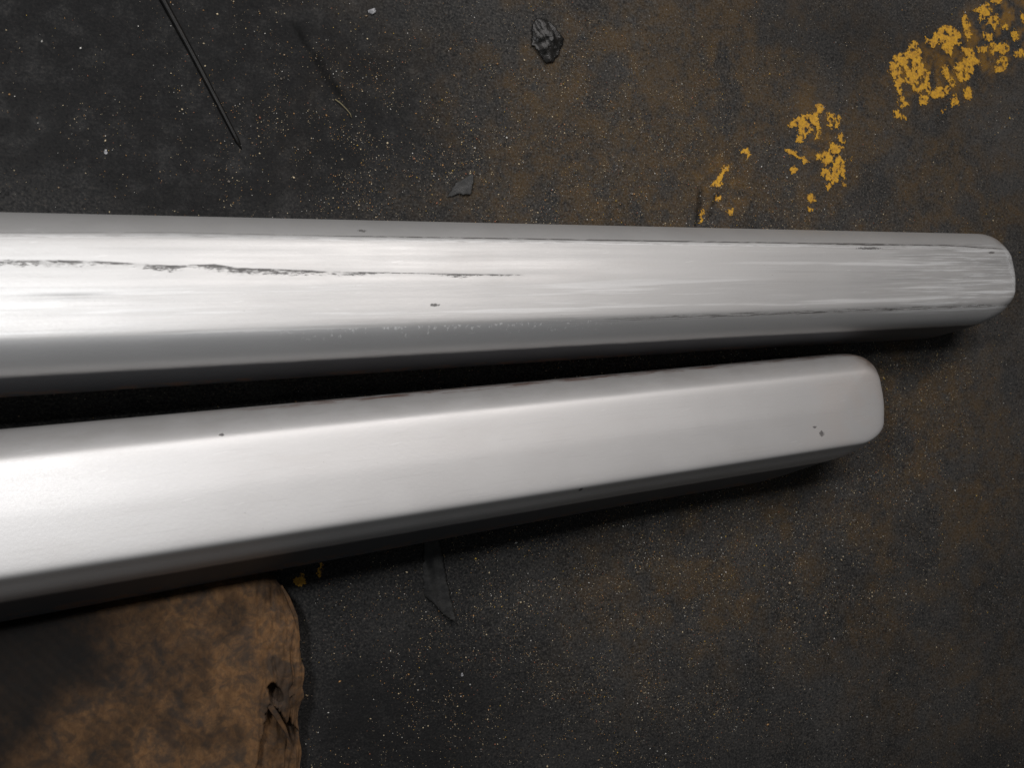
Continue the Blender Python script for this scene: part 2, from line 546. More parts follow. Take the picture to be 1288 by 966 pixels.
def bumper_mat(name, worn, flange, u_end):
    t = NT(name)
    oc = t.obj()
    u, v, z = t.xyz(oc)[:3]
    z = t.m('ADD', z, t.m('MULTIPLY', v, ROLL))
    un = t.m('DIVIDE', u, UM, clamp=True)
    cloud = t.noise(oc, 14.0, 4, 0.55)
    grain = t.noise(oc, 900.0, 3, 0.6)
    pit = t.noise(t.vec(t.m('MULTIPLY', u, 0.8), v, z), 330.0, 3, 0.6)
    base = t.mix(t.step(cloud, 0.3, 0.7), (0.595, 0.583, 0.577), (0.620, 0.609, 0.603))
    rough = t.step(cloud, 0.3, 0.7, 0.52, 0.55)
    metal = 0.64
    dark = None
    # soft brownish dirt film on the upper shoulder
    film = t.m('MULTIPLY', t.step(v, 0.040, 0.050), t.step(t.noise(t.vec(t.m('MULTIPLY', u, 1.0), t.m('MULTIPLY', v, 2.5), z), 32.0, 5, 0.65), 0.36, 0.66))
    base = t.mix(t.m('MULTIPLY', film, 0.13), base, (0.33, 0.29, 0.25))
    if worn:
        sv = t.vec(t.m('MULTIPLY', u, 2.6), t.m('MULTIPLY', v, 95.0), 0.0)
        base = t.mix(0.60, base, (0.49, 0.486, 0.48))
        st = t.noise(sv, 1.0, 5, 0.6)
        st2 = t.noise(t.vec(t.m('MULTIPLY', u, 5.0), t.m('MULTIPLY', v, 520.0), 3.0), 1.0, 4, 0.6)
        reg = t.m('MAXIMUM', t.step(u, 0.55, 0.85), t.step(v, 0.008, -0.008))
        onface = t.m('MULTIPLY', t.step(v, -0.047, -0.038), t.step(v, 0.044, 0.037))
        reg = t.m('MULTIPLY', reg, onface)
        # longitudinal rub marks: pale and dull
        base = t.mix(t.m('MULTIPLY', t.m('MULTIPLY', t.step(st, 0.54, 0.64), reg), 0.55), base, (0.80, 0.80, 0.80))
        base = t.mix(t.m('MULTIPLY', t.m('MULTIPLY', t.step(st, 0.44, 0.34), reg), 0.40), base, (0.40, 0.39, 0.385))
        base = t.mix(t.m('MULTIPLY', t.m('MULTIPLY', t.step(st2, 0.60, 0.70), reg), 0.20), base, (0.82, 0.82, 0.82))
        base = t.mix(t.m('MULTIPLY', t.m('MULTIPLY', t.step(st2, 0.38, 0.29), reg), 0.25), base, (0.27, 0.26, 0.26))
        rough = t.m('ADD', rough, t.m('MULTIPLY', t.m('MULTIPLY', t.m('SUBTRACT', st, 0.5), 0.35), onface))
        # chalky scrapes and a rubbed rim by the right tip
        tipm = t.m('MULTIPLY', t.step(u, 0.80, 1.04), t.m('MULTIPLY', onface, t.step(t.noise(t.vec(t.m('MULTIPLY', u, 11.0), t.m('MULTIPLY', v, 330.0), 6.0), 1.0, 5, 0.65), 0.48, 0.60)))
        base = t.mix(t.m('MULTIPLY', tipm, 0.75), base, (0.86, 0.87, 0.875))
        rimm = t.m('MULTIPLY', t.step(t.m('ABSOLUTE', t.m('SUBTRACT', u, 1.090)), 0.010, 0.002), t.step(t.noise(oc, 260.0, 4, 0.7), 0.40, 0.58))
        base = t.mix(t.m('MULTIPLY', rimm, t.m('MULTIPLY', onface, 0.8)), base, (0.86, 0.87, 0.875))
        # greyer strip where the coating is rubbed off just past the lower crease
        wob = t.m('MULTIPLY', t.m('SUBTRACT', t.noise(t.vec(t.m('MULTIPLY', u, 90.0), t.m('MULTIPLY', v, 60.0), 0.0), 1.0, 4, 0.65), 0.5), 0.0026)
        vw = t.m('ADD', v, wob)
        lo_c = t.curve(un, [(0, 0.250), (0.224, 0.262), (0.52, 0.280), (0.80, 0.302), (1, 0.32)])     # (v+.06)/.08
        vlo = t.m('SUBTRACT', t.m('MULTIPLY', lo_c, 0.08), 0.06)
        dv = t.m('SUBTRACT', vlo, vw)
        strip = t.m('MULTIPLY', t.step(dv, 0.0, 0.0009), t.step(dv, 0.0340, 0.0090))
        fade = t.step(u, 0.74, 0.40)
        base = t.mix(t.m('MULTIPLY', t.m('MULTIPLY', strip, fade), 0.80), base, (0.52, 0.52, 0.525))
        fl = t.noise(t.vec(t.m('MULTIPLY', u, 210.0), t.m('MULTIPLY', v, 160.0), 7.0), 1.0, 4, 0.7)
        flm = t.m('MULTIPLY', t.m('MULTIPLY', t.m('MULTIPLY', strip, t.step(dv, 0.0115, 0.0070)), t.step(fl, 0.57, 0.64)), t.m('MULTIPLY', t.step(u, 0.18, 0.27), t.step(u, 0.60, 0.42)))
        base = t.mix(flm, base, (0.82, 0.82, 0.82))
        # ragged dark scratches that run along the strip further right
        sl = t.m('MULTIPLY', t.step(t.m('ABSOLUTE', t.m('SUBTRACT', dv, 0.001)), 0.0030, 0.0008), t.step(t.noise(t.vec(t.m('MULTIPLY', u, 30.0), t.m('MULTIPLY', v, 1000.0), 1.0), 1.0, 5, 0.7), 0.47, 0.55))
        dark = t.m('MULTIPLY', t.m('MULTIPLY', sl, t.step(u, 0.42, 0.62)), 0.95)
        # thin dark score along the upper crease
        hi_c = t.curve(un, [(0.0017, 0.58), (0.105, 0.644), (0.224, 0.580), (0.387, 0.540), (0.525, 0.503), (0.648, 0.477), (0.746, 0.440), (0.853, 0.430), (0.91, 0.32), (1, 0.2)])  # (v-.023)/.03
        vhi = t.m('ADD', t.m('MULTIPLY', hi_c, 0.03), 0.0254)
        wob2 = t.m('MULTIPLY', t.m('SUBTRACT', t.noise(t.vec(t.m('MULTIPLY', u, 60.0), 0.0, 5.0), 1.0, 3, 0.6), 0.5), 0.0008)
        dh = t.m('ABSOLUTE', t.m('SUBTRACT', t.m('ADD', v, wob2), vhi))
        wid = t.curve(un, [(0, 0.20), (0.2, 0.22), (0.26, 0.40), (0.5, 0.5), (0.68, 0.45), (0.745, 0.95), (0.79, 0.5), (0.92, 0.5), (0.95, 0.0), (1, 0)])
        brk = t.noise(t.vec(t.m('MULTIPLY', u, 45.0), t.m('MULTIPLY', v, 700.0), 2.0), 1.0, 4, 0.65)
        score = t.step(t.m('SUBTRACT', t.m('MULTIPLY', wid, 0.0020), dh), -0.0002, 0.0006)
        score = t.m('MULTIPLY', score, t.step(brk, 0.36, 0.50))
        dark = t.m('MAXIMUM', dark, t.m('MULTIPLY', score, 0.9))
        # pale burr just under the score
        burr = t.step(t.m('ABSOLUTE', t.m('SUBTRACT', t.m('SUBTRACT', vhi, v), 0.003)), 0.0026, 0.0008)
        base = t.mix(t.m('MULTIPLY', t.m('MULTIPLY', burr, t.step(brk, 0.38, 0.55)), 0.55), base, (0.84, 0.84, 0.84))
        # the long dark gouge on the left half of the face
        gc = t.curve(un, [(0, 0.82), (0.057, 0.76), (0.103, 0.604), (0.133, 0.640), (0.150, 0.516), (0.222, 0.364), (0.316, 0.248), (0.371, 0.196), (1, 0.1)])  # v/.025
        gw = t.curve(un, [(0, 0.75), (0.05, 0.6), (0.075, 0.35), (0.10, 0.8), (0.118, 0.3), (0.138, 0.9), (0.17, 0.75), (0.20, 0.55), (0.235, 0.5), (0.255, 0.12), (0.29, 0.1), (0.315, 0.55), (0.335, 0.15), (0.35, 0.3), (0.375, 0.0), (1, 0)])
        gb = t.noise(t.vec(t.m('MULTIPLY', u, 170.0), t.m('MULTIPLY', v, 620.0), 11.0), 1.0, 6, 0.72)
        sd_ = t.m('ADD', t.m('SUBTRACT', t.m('ADD', t.m('MULTIPLY', gc, 0.025), 0.0012), v), t.m('MULTIPLY', wob, 0.35))
        fadeg = t.m('SUBTRACT', 1.0, t.m('DIVIDE', sd_, t.m('ADD', t.m('MULTIPLY', gw, 0.0095), 0.00001)))
        gm = t.m('MULTIPLY', t.step(sd_, -0.0003, 0.0003), t.m('MULTIPLY', t.step(fadeg, 0.0, 0.12), t.step(t.m('ADD', gb, t.m('MULTIPLY', fadeg, 0.30)), 0.58, 0.72)))
        gm = t.m('MULTIPLY', gm, t.step(gw, 0.02, 0.12))
        gm = t.m('MULTIPLY', gm, t.step(t.noise(t.vec(t.m('MULTIPLY', u, 55.0), t.m('MULTIPLY', v, 260.0), 21.0), 1.0, 4, 0.65), 0.38, 0.54, 0.12, 1.0))
        dark = t.m('MAXIMUM', dark, t.m('MULTIPLY', gm, 0.9))
        spots = [(0.339, -0.0208, 0.0045, 0.0016), (1.060, 0.0290, 0.006, 0.0016), (0.282, 0.0485, 0.004, 0.0018), (0.865, 0.0338, 0.020, 0.0016)]
        # a smudge near the left edge
        sm = t.m('MULTIPLY', t.step(t.m('ABSOLUTE', t.m('SUBTRACT', u, 0.045)), 0.05, 0.0), t.step(t.m('ABSOLUTE', t.m('ADD', v, 0.0075)), 0.004, 0.0005))
        base = t.mix(t.m('MULTIPLY', sm, t.step(st2, 0.36, 0.60, 0.0, 0.75)), base, (0.30, 0.30, 0.30))
    else:
        spots = [(0.163, 0.0426, 0.0022, 0.0014), (0.787, -0.0244, 0.0034, 0.0034), (0.779, -0.0164, 0.0028, 0.0015), (0.485, -0.0455, 0.003, 0.0018)]
        dark = 0.0
        # uneven rust line along the rounded upper edge
        rl = t.m('MULTIPLY', t.step(z, -0.020, -0.030), t.step(t.noise(t.vec(t.m('MULTIPLY', u, 30.0), t.m('MULTIPLY', z, 120.0), 2.0), 1.0, 5, 0.7), 0.44, 0.58))
        rl = t.m('MULTIPLY', rl, t.m('MULTIPLY', t.step(v, 0.050, 0.056), t.step(u, 0.10, 0.30)))
        base = t.mix(t.m('MULTIPLY', rl, 0.85), base, (0.20, 0.085, 0.05))
        # small pale chips along the lower shoulder
        ch = t.noise(t.vec(t.m('MULTIPLY', u, 240.0), t.m('MULTIPLY', v, 240.0), 7.0), 1.0, 2, 0.6)
        base = t.mix(t.m('MULTIPLY', t.step(ch, 0.75, 0.80), t.step(v, -0.040, -0.046)), base, (0.8, 0.8, 0.8))
        # faint warm rub toward the end
        base = t.mix(t.m('MULTIPLY', t.step(u, 0.70, 0.88), t.step(cloud, 0.40, 0.62, 0.0, 0.30)), base, (0.52, 0.42, 0.36))
    sn = t.noise(oc, 520.0, 3, 0.7)
    for (su, sv_, ru, rv) in spots:
        a = t.m('DIVIDE', t.m('SUBTRACT', u, su), ru)
        b = t.m('DIVIDE', t.m('SUBTRACT', v, sv_), rv)
        r2 = t.m('ADD', t.m('MULTIPLY', a, a), t.m('MULTIPLY', b, b))
        dark = t.m('MAXIMUM', dark, t.m('MULTIPLY', t.step(t.m('ADD', r2, t.m('MULTIPLY', t.m('SUBTRACT', sn, 0.5), 3.5)), 1.1, 0.4), 0.85))
    # fine random scratches, dust specks and finger-wiped film
    w1 = t.noise(t.vec(t.m('ADD', t.m('MULTIPLY', u, 30.0), t.m('MULTIPLY', v, 60.0)), t.m('SUBTRACT', t.m('MULTIPLY', v, 700.0), t.m('MULTIPLY', u, 90.0)), 4.0), 1.0, 2, 0.5)
    base = t.mix(t.step(w1, 0.70, 0.76, 0.0, 0.35), base, (0.86, 0.86, 0.86))
    w2 = t.noise(t.vec(t.m('MULTIPLY', u, 14.0), t.m('MULTIPLY', v, 420.0), 9.0), 1.0, 3, 0.55)
    base = t.mix(t.step(w2, 0.56, 0.74, 0.0, 0.30), base, (0.50, 0.49, 0.485))
    smear = t.noise(t.vec(t.m('MULTIPLY', u, 9.0), t.m('MULTIPLY', v, 38.0), 1.0), 1.0, 5, 0.62, 0.5)
    base = t.mix(t.step(smear, 0.48, 0.72, 0.0, 0.10), base, (0.50, 0.46, 0.43))
    spk = t.noise(oc, 640.0, 2, 0.5)
    base = t.mix(t.step(spk, 0.74, 0.79, 0.0, 0.55), base, (0.20, 0.18, 0.16))
    rough = t.m('ADD', rough, t.m('MULTIPLY', t.m('SUBTRACT', smear, 0.5), 0.06))
    eg = t.m('MULTIPLY', t.step(u, u_end - 0.035, u_end - 0.002), t.step(t.noise(oc, 55.0, 5, 0.65), 0.36, 0.60, 0.35, 1.0))
    base = t.mix(t.m('MULTIPLY', eg, t.step(z, -0.001, -0.012, 0.10, 0.92)), base, (0.17, 0.11, 0.075))
    base = t.mix(dark, base, (0.060, 0.055, 0.052))
    # dull blue-grey tone on the lower flange, ragged along its upper border
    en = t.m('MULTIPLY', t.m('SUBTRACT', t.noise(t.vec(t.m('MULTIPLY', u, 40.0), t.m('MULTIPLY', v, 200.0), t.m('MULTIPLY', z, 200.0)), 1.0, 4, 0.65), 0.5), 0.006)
    flange_tone = t.m('MULTIPLY', t.step(t.m('ADD', z, en), flange, flange - 0.008), t.step(v, -0.040, -0.050))
    base = t.mix(t.m('MULTIPLY', flange_tone, 0.94), base, (0.085, 0.090, 0.100))
    # rust bitten into the rolled lower rims
    rimn = t.step(t.noise(oc, 60.0, 5, 0.7), 0.45, 0.62)
    rim = t.m('MULTIPLY', t.step(z, -0.072, -0.083), rimn)
    base = t.mix(t.m('MULTIPLY', rim, 0.8), base, (0.16, 0.085, 0.05))
    metal_s = t.m('MULTIPLY', t.m('SUBTRACT', 1.0, dark), metal)
    metal_s = t.m('MULTIPLY', metal_s, t.m('SUBTRACT', 1.0, t.m('MULTIPLY', rim, 0.8)))
    h = t.m('ADD', t.m('MULTIPLY', grain, 0.25), t.m('MULTIPLY', pit, 0.5))
    h = t.m('SUBTRACT', h, t.m('MULTIPLY', dark, 0.8))
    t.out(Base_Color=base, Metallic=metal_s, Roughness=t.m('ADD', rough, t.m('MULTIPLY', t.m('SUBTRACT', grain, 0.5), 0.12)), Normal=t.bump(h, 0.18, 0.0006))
    return t.mat


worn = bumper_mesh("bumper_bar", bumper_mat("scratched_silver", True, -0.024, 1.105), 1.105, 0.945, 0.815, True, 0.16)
place_bar(worn, (-0.45835, 0.07269, 0.12604), math.radians(3.216), -0.035)
tag(worn, "scratched silver bumper bar with long dark scuffs, the farther-reaching upper one", "bumper", group="pair of bumper bars")
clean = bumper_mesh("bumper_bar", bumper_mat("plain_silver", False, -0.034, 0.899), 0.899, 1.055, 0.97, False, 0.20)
place_bar(clean, (-0.45777, -0.09905, 0.12947), math.radians(5.02), -0.047)
tag(clean, "smooth, nearly unmarked silver bumper bar resting on the brown cardboard pad", "bumper", group="pair of bumper bars")

# ------------------------------------------------------------------ folded cardboard pad under the smooth bar
wm = NT("greasy_cardboard")
oc = wm.obj()
x, y, z = wm.xyz(oc)[:3]
fibre = wm.noise(wm.vec(wm.m('MULTIPLY', x, 300.0), wm.m('MULTIPLY', y, 170.0), wm.m('MULTIPLY', z, 300.0)), 1.0, 5, 0.7, 0.3)
patch = wm.noise(oc, 34.0, 7, 0.68, 0.5)
mott = wm.noise(oc, 95.0, 5, 0.7, 0.8)
diag = wm.m('ADD', wm.m('MULTIPLY', x, 0.74), wm.m('MULTIPLY', y, 0.67))
flute = wm.m('ADD', wm.m('MULTIPLY', wm.m('SINE', wm.m('ADD', wm.m('MULTIPLY', diag, 760.0), wm.m('MULTIPLY', patch, 3.0))), 0.5), 0.5)
wc = wm.mix(wm.step(fibre, 0.3, 0.7), (0.150, 0.078, 0.034), (0.230, 0.124, 0.055))
wc = wm.mix(wm.m('MULTIPLY', flute, 0.26), wc, (0.090, 0.047, 0.026))
wc = wm.mix(wm.step(mott, 0.42, 0.64, 0.0, 0.62), wc, (0.060, 0.043, 0.030))
wc = wm.mix(wm.step(patch, 0.44, 0.66, 0.0, 0.70), wc, (0.036, 0.033, 0.031))
wc = wm.mix(wm.m('MULTIPLY', wm.attr("grease_dark"), 0.96), wc, (0.009, 0.0088, 0.0088))
wm.out(Base_Color=wc, Roughness=0.8, Normal=wm.bump(wm.m('ADD', wm.m('MULTIPLY', fibre, 0.5), wm.m('MULTIPLY', flute, 0.22)), 0.55, 0.0012))
wm.p.inputs['Specular IOR Level'].default_value = 0.2

WTOP = 0.0450
ED = np.array([[at(*q, WTOP)[1], at(*q, WTOP)[0]] for q in [(330, 560), (330, 690), (342, 725), (356, 742), (372, 772), (381, 820), (385, 850), (383, 880), (376, 900), (381, 966), (383, 1060), (380, 1200)]])
ED = ED[np.argsort(ED[:, 0])]
RG = np.array([[at(*q, WTOP)[1], at(*q, WTOP)[0]] for q in [(322, 560), (322, 690), (325, 725), (326, 800), (333, 860), (330, 900), (327, 966), (330, 1060), (328, 1200)]])
RG = RG[np.argsort(RG[:, 0])]
bx = np.linspace(0, 1, 210)
by = np.linspace(-0.52, -0.085, 230)
XL = -0.80
GV, GR = [], []
B, YY = np.meshgrid(bx, by)
edge = np.interp(YY, ED[:, 0], ED[:, 1]) + (fbm(YY, YY * 0 + 1, 60, 4, 8) - 0.5) * 0.006
ridge = np.interp(YY, RG[:, 0], RG[:, 1]) + (fbm(YY, YY * 0 + 3, 40, 3, 18) - 0.5) * 0.004
t_ = 1 - (1 - B) ** 2.2
XX = XL + (edge - XL) * t_
dd = XX - ridge
ZZ = WTOP - 0.010 * np.clip(dd / np.maximum(edge - ridge, 1e-4), 0, 1) ** 1.7
ZZ = ZZ - 0.0022 * np.exp(-((dd) / 0.0016) ** 2) * (0.3 + fbm(YY, YY * 0 + 5, 40, 3, 61))
ZZ = ZZ + (fbm(XX * 3, YY * 0.4, 70, 4, 14) - 0.5) * (0.0016 + 0.005 * smooth(-0.004, 0.01, dd)) + (fbm(XX, YY, 200, 3, 15) - 0.5) * 0.0022 * smooth(0.0, 0.01, dd) + (fbm(XX, YY, 16, 3, 24) - 0.5) * 0.0016
# slow long splits beside the ridge
for off, dep in ((0.012, 0.0035), (0.026, 0.003)):
    c = ridge + off + (fbm(YY, YY * 0 + off * 900, 25, 3, 31) - 0.5) * 0.006
    ZZ = ZZ - dep * np.exp(-((XX - c) / 0.0011) ** 2) * smooth(0.45, 0.6, fbm(YY, YY * 0 + off * 77, 14, 2, 36))
# torn-out pocket in the worn edge and the step below it
pc_ = at(347, 876, WTOP)
pj = (fbm(XX * 4, YY * 0.8, 90, 4, 83) - 0.5)
pk = np.exp(-((XX - pc_[0] - (YY - pc_[1]) * -0.4) / 0.007) ** 2 - ((YY - pc_[1]) / 0.013) ** 2)
ZZ = ZZ - 0.016 * smooth(0.42, 0.56, pk + pj * 0.5)
p0 = at(340, 892, WTOP)
rec = smooth(0.0, 0.0025, XX + pj * 0.010 - (p0[0] - 0.004 + 0.15 * (YY - p0[1]))) * smooth(p0[1] + 0.002, p0[1] - 0.002, pj * 0.02 + YY - (XX - p0[0]) * -1.0)
ZZ = ZZ - 0.013 * rec
# squashed flat where the bar bears on it
ZZ = ZZ - 0.0135 * smooth(-0.016, 0.002, YY - (-0.190 + 0.0878 * (XX + 0.458)))
ZZ = np.maximum(ZZ, 0.004)
k_ = 6
wv = [np.stack([XX, YY, ZZ], -1)]
verts = wv[0].reshape(-1, 3)
ny_, nx_ = XX.shape
ii = np.arange(ny_ * nx_).reshape(ny_, nx_)
fq = [np.stack([ii[:-1, :-1], ii[:-1, 1:], ii[1:, 1:], ii[1:, :-1]], -1).reshape(-1, 4)]
rim = np.concatenate([ii[0, :], ii[1:, -1], ii[-1, -2::-1], ii[-2:0:-1, 0]])
cur, allv = rim, verts
for s in range(1, k_ + 1):
    f_ = s / k_
    base_v = verts[rim].copy()
    base_v[:, 2] = base_v[:, 2] * (1 - f_) + 0.0 * f_
    wob = (fbm(base_v[:, 1] + base_v[:, 0], base_v[:, 2] * 6, 55, 4, 91) - 0.5) * 0.006 * (1 if s < k_ else 0.5)
    base_v[:, 0] += wob - 0.002 * f_
    new = np.arange(len(allv), len(allv) + len(rim))
    allv = np.vstack([allv, base_v])
    fq.append(np.stack([cur, new, np.roll(new, -1), np.roll(cur, -1)], -1))
    cur = new
block = bpy.data.objects.new("cardboard_pad", None)
block.location = (0, 0, 0)
COL.objects.link(block)
tag(block, "greasy brown folded cardboard pad with a torn edge under the smooth bumper bar", "cardboard")
body = mesh_obj("folded_sheet", allv, np.vstack(fq), wm.mat, block)
gx_, gy_ = allv[:, 0], allv[:, 1]


def wblob(px, py, rx, ry):
    c = at(px, py, WTOP)
    return np.exp(-((gx_ - c[0]) / (rx * 7.2e-4)) ** 2 - ((gy_ - c[1]) / (ry * 7.2e-4)) ** 2)


gl = smooth(0.0, 1.25, 1.0 * wblob(-30, 900, 120, 170) + 0.6 * wblob(50, 800, 90, 60) + 0.45 * wblob(130, 830, 90, 50) + 0.35 * wblob(120, 700, 200, 60)
            + 0.75 * wblob(358, 930, 26, 50) + 0.5 * wblob(150, 940, 22, 20) + (fbm(gx_, gy_, 40, 4, 47) - 0.5) * 0.75)
gl = np.maximum(gl, 0.7 * (1 - smooth(0.004, 0.020, allv[:, 2])))  # darker toward the foot of the sides
gl = np.maximum(gl, 0.55 * smooth(0.45, 0.65, fbm(gx_, gy_, 28, 4, 57)) )
attr(body, "grease_dark", np.clip(gl, 0, 1))


def sliver(name, pts, width, thick, mat, parent, lift=0.0, z0=None, seed=0):
    """A tapering torn strip following a list of photo points at given heights."""
    rng = random.Random(seed)
    P_ = [np.array(at(px, py, z)) for px, py, z in pts]
    V_, F_ = [], []
    n = len(P_)
    for i, p in enumerate(P_):
        d = P_[min(i + 1, n - 1)] - P_[max(i - 1, 0)]
        d /= np.linalg.norm(d)
        s = np.array([-d[1], d[0], 0])
        wv_ = width[i] / 2
        th = thick * (0.4 + 0.6 * width[i] / max(width))
        j = 1 + rng.uniform(-.15, .15)
        V_ += [p - s * wv_ * j + np.array([0, 0, -th / 2]), p + s * wv_ + np.array([0, 0, -th / 2]),
               p + s * wv_ * 0.8 + np.array([0, 0, th / 2]), p - s * wv_ * 0.7 * j + np.array([0, 0, th / 2])]
    for i in range(n - 1):
        a = 4 * i
        for k in range(4):
            F_.append((a + k, a + (k + 1) % 4, a + 4 + (k + 1) % 4, a + 4 + k))
    F_.append((3, 2, 1, 0))
    F_.append((4 * n - 4, 4 * n - 3, 4 * n - 2, 4 * n - 1))
    ob = mesh_obj(name, V_, F_, mat, parent, shade=False)
    attr(ob, "grease_dark", np.full(len(V_), 0.25))
    return ob


sliver("torn_flap", [(329, 868, .041), (337, 884, .042), (347, 899, .041), (358, 917, .037), (366, 936, .032)], [.004, .006, .0055, .004, .001], .004, wm.mat, block, seed=1)
sliver("torn_flap", [(350, 884, .032), (358, 875, .036), (370, 869, .037), (377, 867, .034)], [.006, .009, .008, .003], .005, wm.mat, block, seed=2)
sliver("torn_flap", [(354, 737, .040), (362, 752, .039), (372, 776, .037), (377, 806, .035)], [.002, .004, .004, .001], .004, wm.mat, block, seed=3)

# ------------------------------------------------------------------ things lying on the floor
sm_ = NT("black_steel")
sm_.out(Base_Color=sm_.mix(sm_.step(sm_.noise(sm_.obj(), 120.0, 4, 0.6), 0.4, 0.7), (0.006, 0.006, 0.006), (0.012, 0.011, 0.010)), Roughness=0.42, Metallic=0.0, Specular_IOR_Level=0.16)
a, b = at(172, -60), at(304, 188)
d = (b - a) / np.linalg.norm(b - a)
sd = np.array([-d[1], d[0], 0])
V_, F_ = [], []
ns, nr = 24, 10
for i in range(ns + 1):
    f_ = i / ns
    r = 0.0036 - 0.0012 * f_
    e = max(0.0, (f_ - 0.97) / 0.03)
    r *= math.sqrt(max(1 - e * e, 0.02))
    c = a + (b - a) * f_ + sd * 0.0012 * math.sin(f_ * 3.1) + np.array([0, 0, 0.0002])
    for k in range(nr):
        q = 2 * math.pi * k / nr
        V_.append(c + sd * math.cos(q) * r + np.array([0, 0, math.sin(q) * r]))
for i in range(ns):
    for k in range(nr):
        F_.append((i * nr + k, i * nr + (k + 1) % nr, (i + 1) * nr + (k + 1) % nr, (i + 1) * nr + k))
F_.append(tuple(range(nr))[::-1])
F_.append(tuple(ns * nr + k for k in range(nr)))
tag(mesh_obj("steel_rod", V_, F_, sm_.mat), "thin straight black rod lying on the floor in the upper left corner", "rod")


def sheet(name, poly, mat, zfun, thick, cell=0.0011, wobble=0.0012, seed=1):
    """A thin irregular piece cut to an outline of photo points, with real thickness."""
    pw = [tuple(at(*q)[:2]) for q in poly]
    ap = np.array(pw)
    lo, hi = ap.min(0) - 0.002, ap.max(0) + 0.002
    cx, cy = np.arange(lo[0], hi[0], cell), np.arange(lo[1], hi[1], cell)
    x, y = np.meshgrid(cx, cy)
    mk = inside(x + (fbm(x, y, 300, 3, seed) - .5) * wobble * 2, y + (fbm(x, y, 300, 3, seed + 9) - .5) * wobble * 2, pw)
    used = np.zeros((len(cy) + 1, len(cx) + 1), bool)
    used[:-1, :-1] |= mk
    used[1:, :-1] |= mk
    used[:-1, 1:] |= mk
    used[1:, 1:] |= mk
    vi = -np.ones(used.shape, int)
    vi[used] = np.arange(used.sum())
    jy, jx = np.nonzero(used)
    vx, vy = lo[0] + jx * cell, lo[1] + jy * cell
    vz = zfun(vx, vy) + floor_z(vx, vy)
    cy_, cx_ = np.nonzero(mk)
    q = np.stack([vi[cy_, cx_], vi[cy_, cx_ + 1], vi[cy_ + 1, cx_ + 1], vi[cy_ + 1, cx_]], -1)
    ob = mesh_obj(name, np.stack([vx, vy, vz], -1), q, mat)
    so = ob.modifiers.new("thick", 'SOLIDIFY')
    so.thickness = thick
    so.offset = -1
    ob.modifiers.new("even", 'SMOOTH').iterations = 2
    return ob


def rel(px, py):
    return at(px, py)[:2]


dm = NT("dark_scrap_metal")
oc = dm.obj()
dm.out(Base_Color=dm.mix(dm.step(dm.noise(oc, 130.0, 5, 0.7), 0.35, 0.7), (0.013, 0.013, 0.013), (0.034, 0.033, 0.031)), Roughness=dm.step(dm.noise(oc, 60.0, 4), 0.35, 0.65, 0.40, 0.7),
       Normal=dm.bump(dm.noise(oc, 210.0, 5, 0.7), 0.5, 0.001))
tip, root = rel(566, 782), rel(545, 690)
dv_ = (tip - root) / np.linalg.norm(tip - root)


def strip_z(x, y):
    s = (x - root[0]) * dv_[0] + (y - root[1]) * dv_[1]
    L_ = np.linalg.norm(tip - root)
    q = np.clip(s / L_, -0.6, 1.1)
    c = (x - root[0]) * -dv_[1] + (y - root[1]) * dv_[0]
    return 0.0028 + 0.0045 * np.clip(q - 0.35, 0, 1) ** 2 + 0.0035 * np.clip(c / 0.02, -1, 1) * 0.4 + 0.0008 * np.sin(c * 400)


strip = sheet("metal_strip", [(533, 640), (547, 640), (552, 686), (561, 734), (568, 766), (572, 784), (556, 773), (545, 760), (534, 753), (532, 745), (530, 720), (533, 686)],
              dm.mat, strip_z, 0.0022, seed=3)
tag(strip, "bent dark metal strip poking out from under the smooth bumper bar", "metal strip")

gm_ = NT("dark_glossy_plastic")
oc = gm_.obj()
gm_.out(Base_Color=gm_.mix(gm_.step(gm_.noise(oc, 90.0, 4), 0.4, 0.6), (0.005, 0.005, 0.0045), (0.013, 0.012, 0.011)), Roughness=0.34, Specular_IOR_Level=0.25, Normal=gm_.bump(gm_.noise(oc, 140.0, 3), 0.6, 0.002))
cc = rel(688, 52)


def crumple(x, y):
    r = np.hypot((x - cc[0]) / 0.020, (y - cc[1]) / 0.027)
    return 0.0014 + 0.0026 * np.clip(1 - r * r, 0, 1) * (0.25 + 1.2 * fbm(x, y, 95, 3, 66)) + 0.0012 * np.abs(np.sin(x * 210 + y * 130))


scrap = sheet("plastic_scrap", [(668, 31), (673, 24), (681, 24), (690, 28), (696, 35), (702, 44), (708, 49), (706, 58), (701, 70), (694, 79), (685, 80), (674, 64), (667, 58)],
              gm_.mat, crumple, 0.0008, seed=5)
tag(scrap, "crumpled dark glossy plastic scrap near the top edge of the photo", "scrap")
fl_ = sheet("flake", [(571, 232), (593, 219), (594, 226), (590, 246), (577, 245), (560, 250)], dm.mat,
            lambda x, y: 0.0020 + 0.12 * np.clip(x - rel(575, 235)[0], -0.01, 0.02), 0.0014, seed=7)
tag(fl_, "small dark triangular flake on the floor above the scratched bumper bar", "flake")

# pale chips and a dry stalk
cm = NT("pale_chip")
cm.out(Base_Color=cm.mix(cm.step(cm.noise(cm.obj(), 500.0, 3), 0.4, 0.6), (0.20, 0.20, 0.21), (0.42, 0.42, 0.43)), Roughness=0.6)


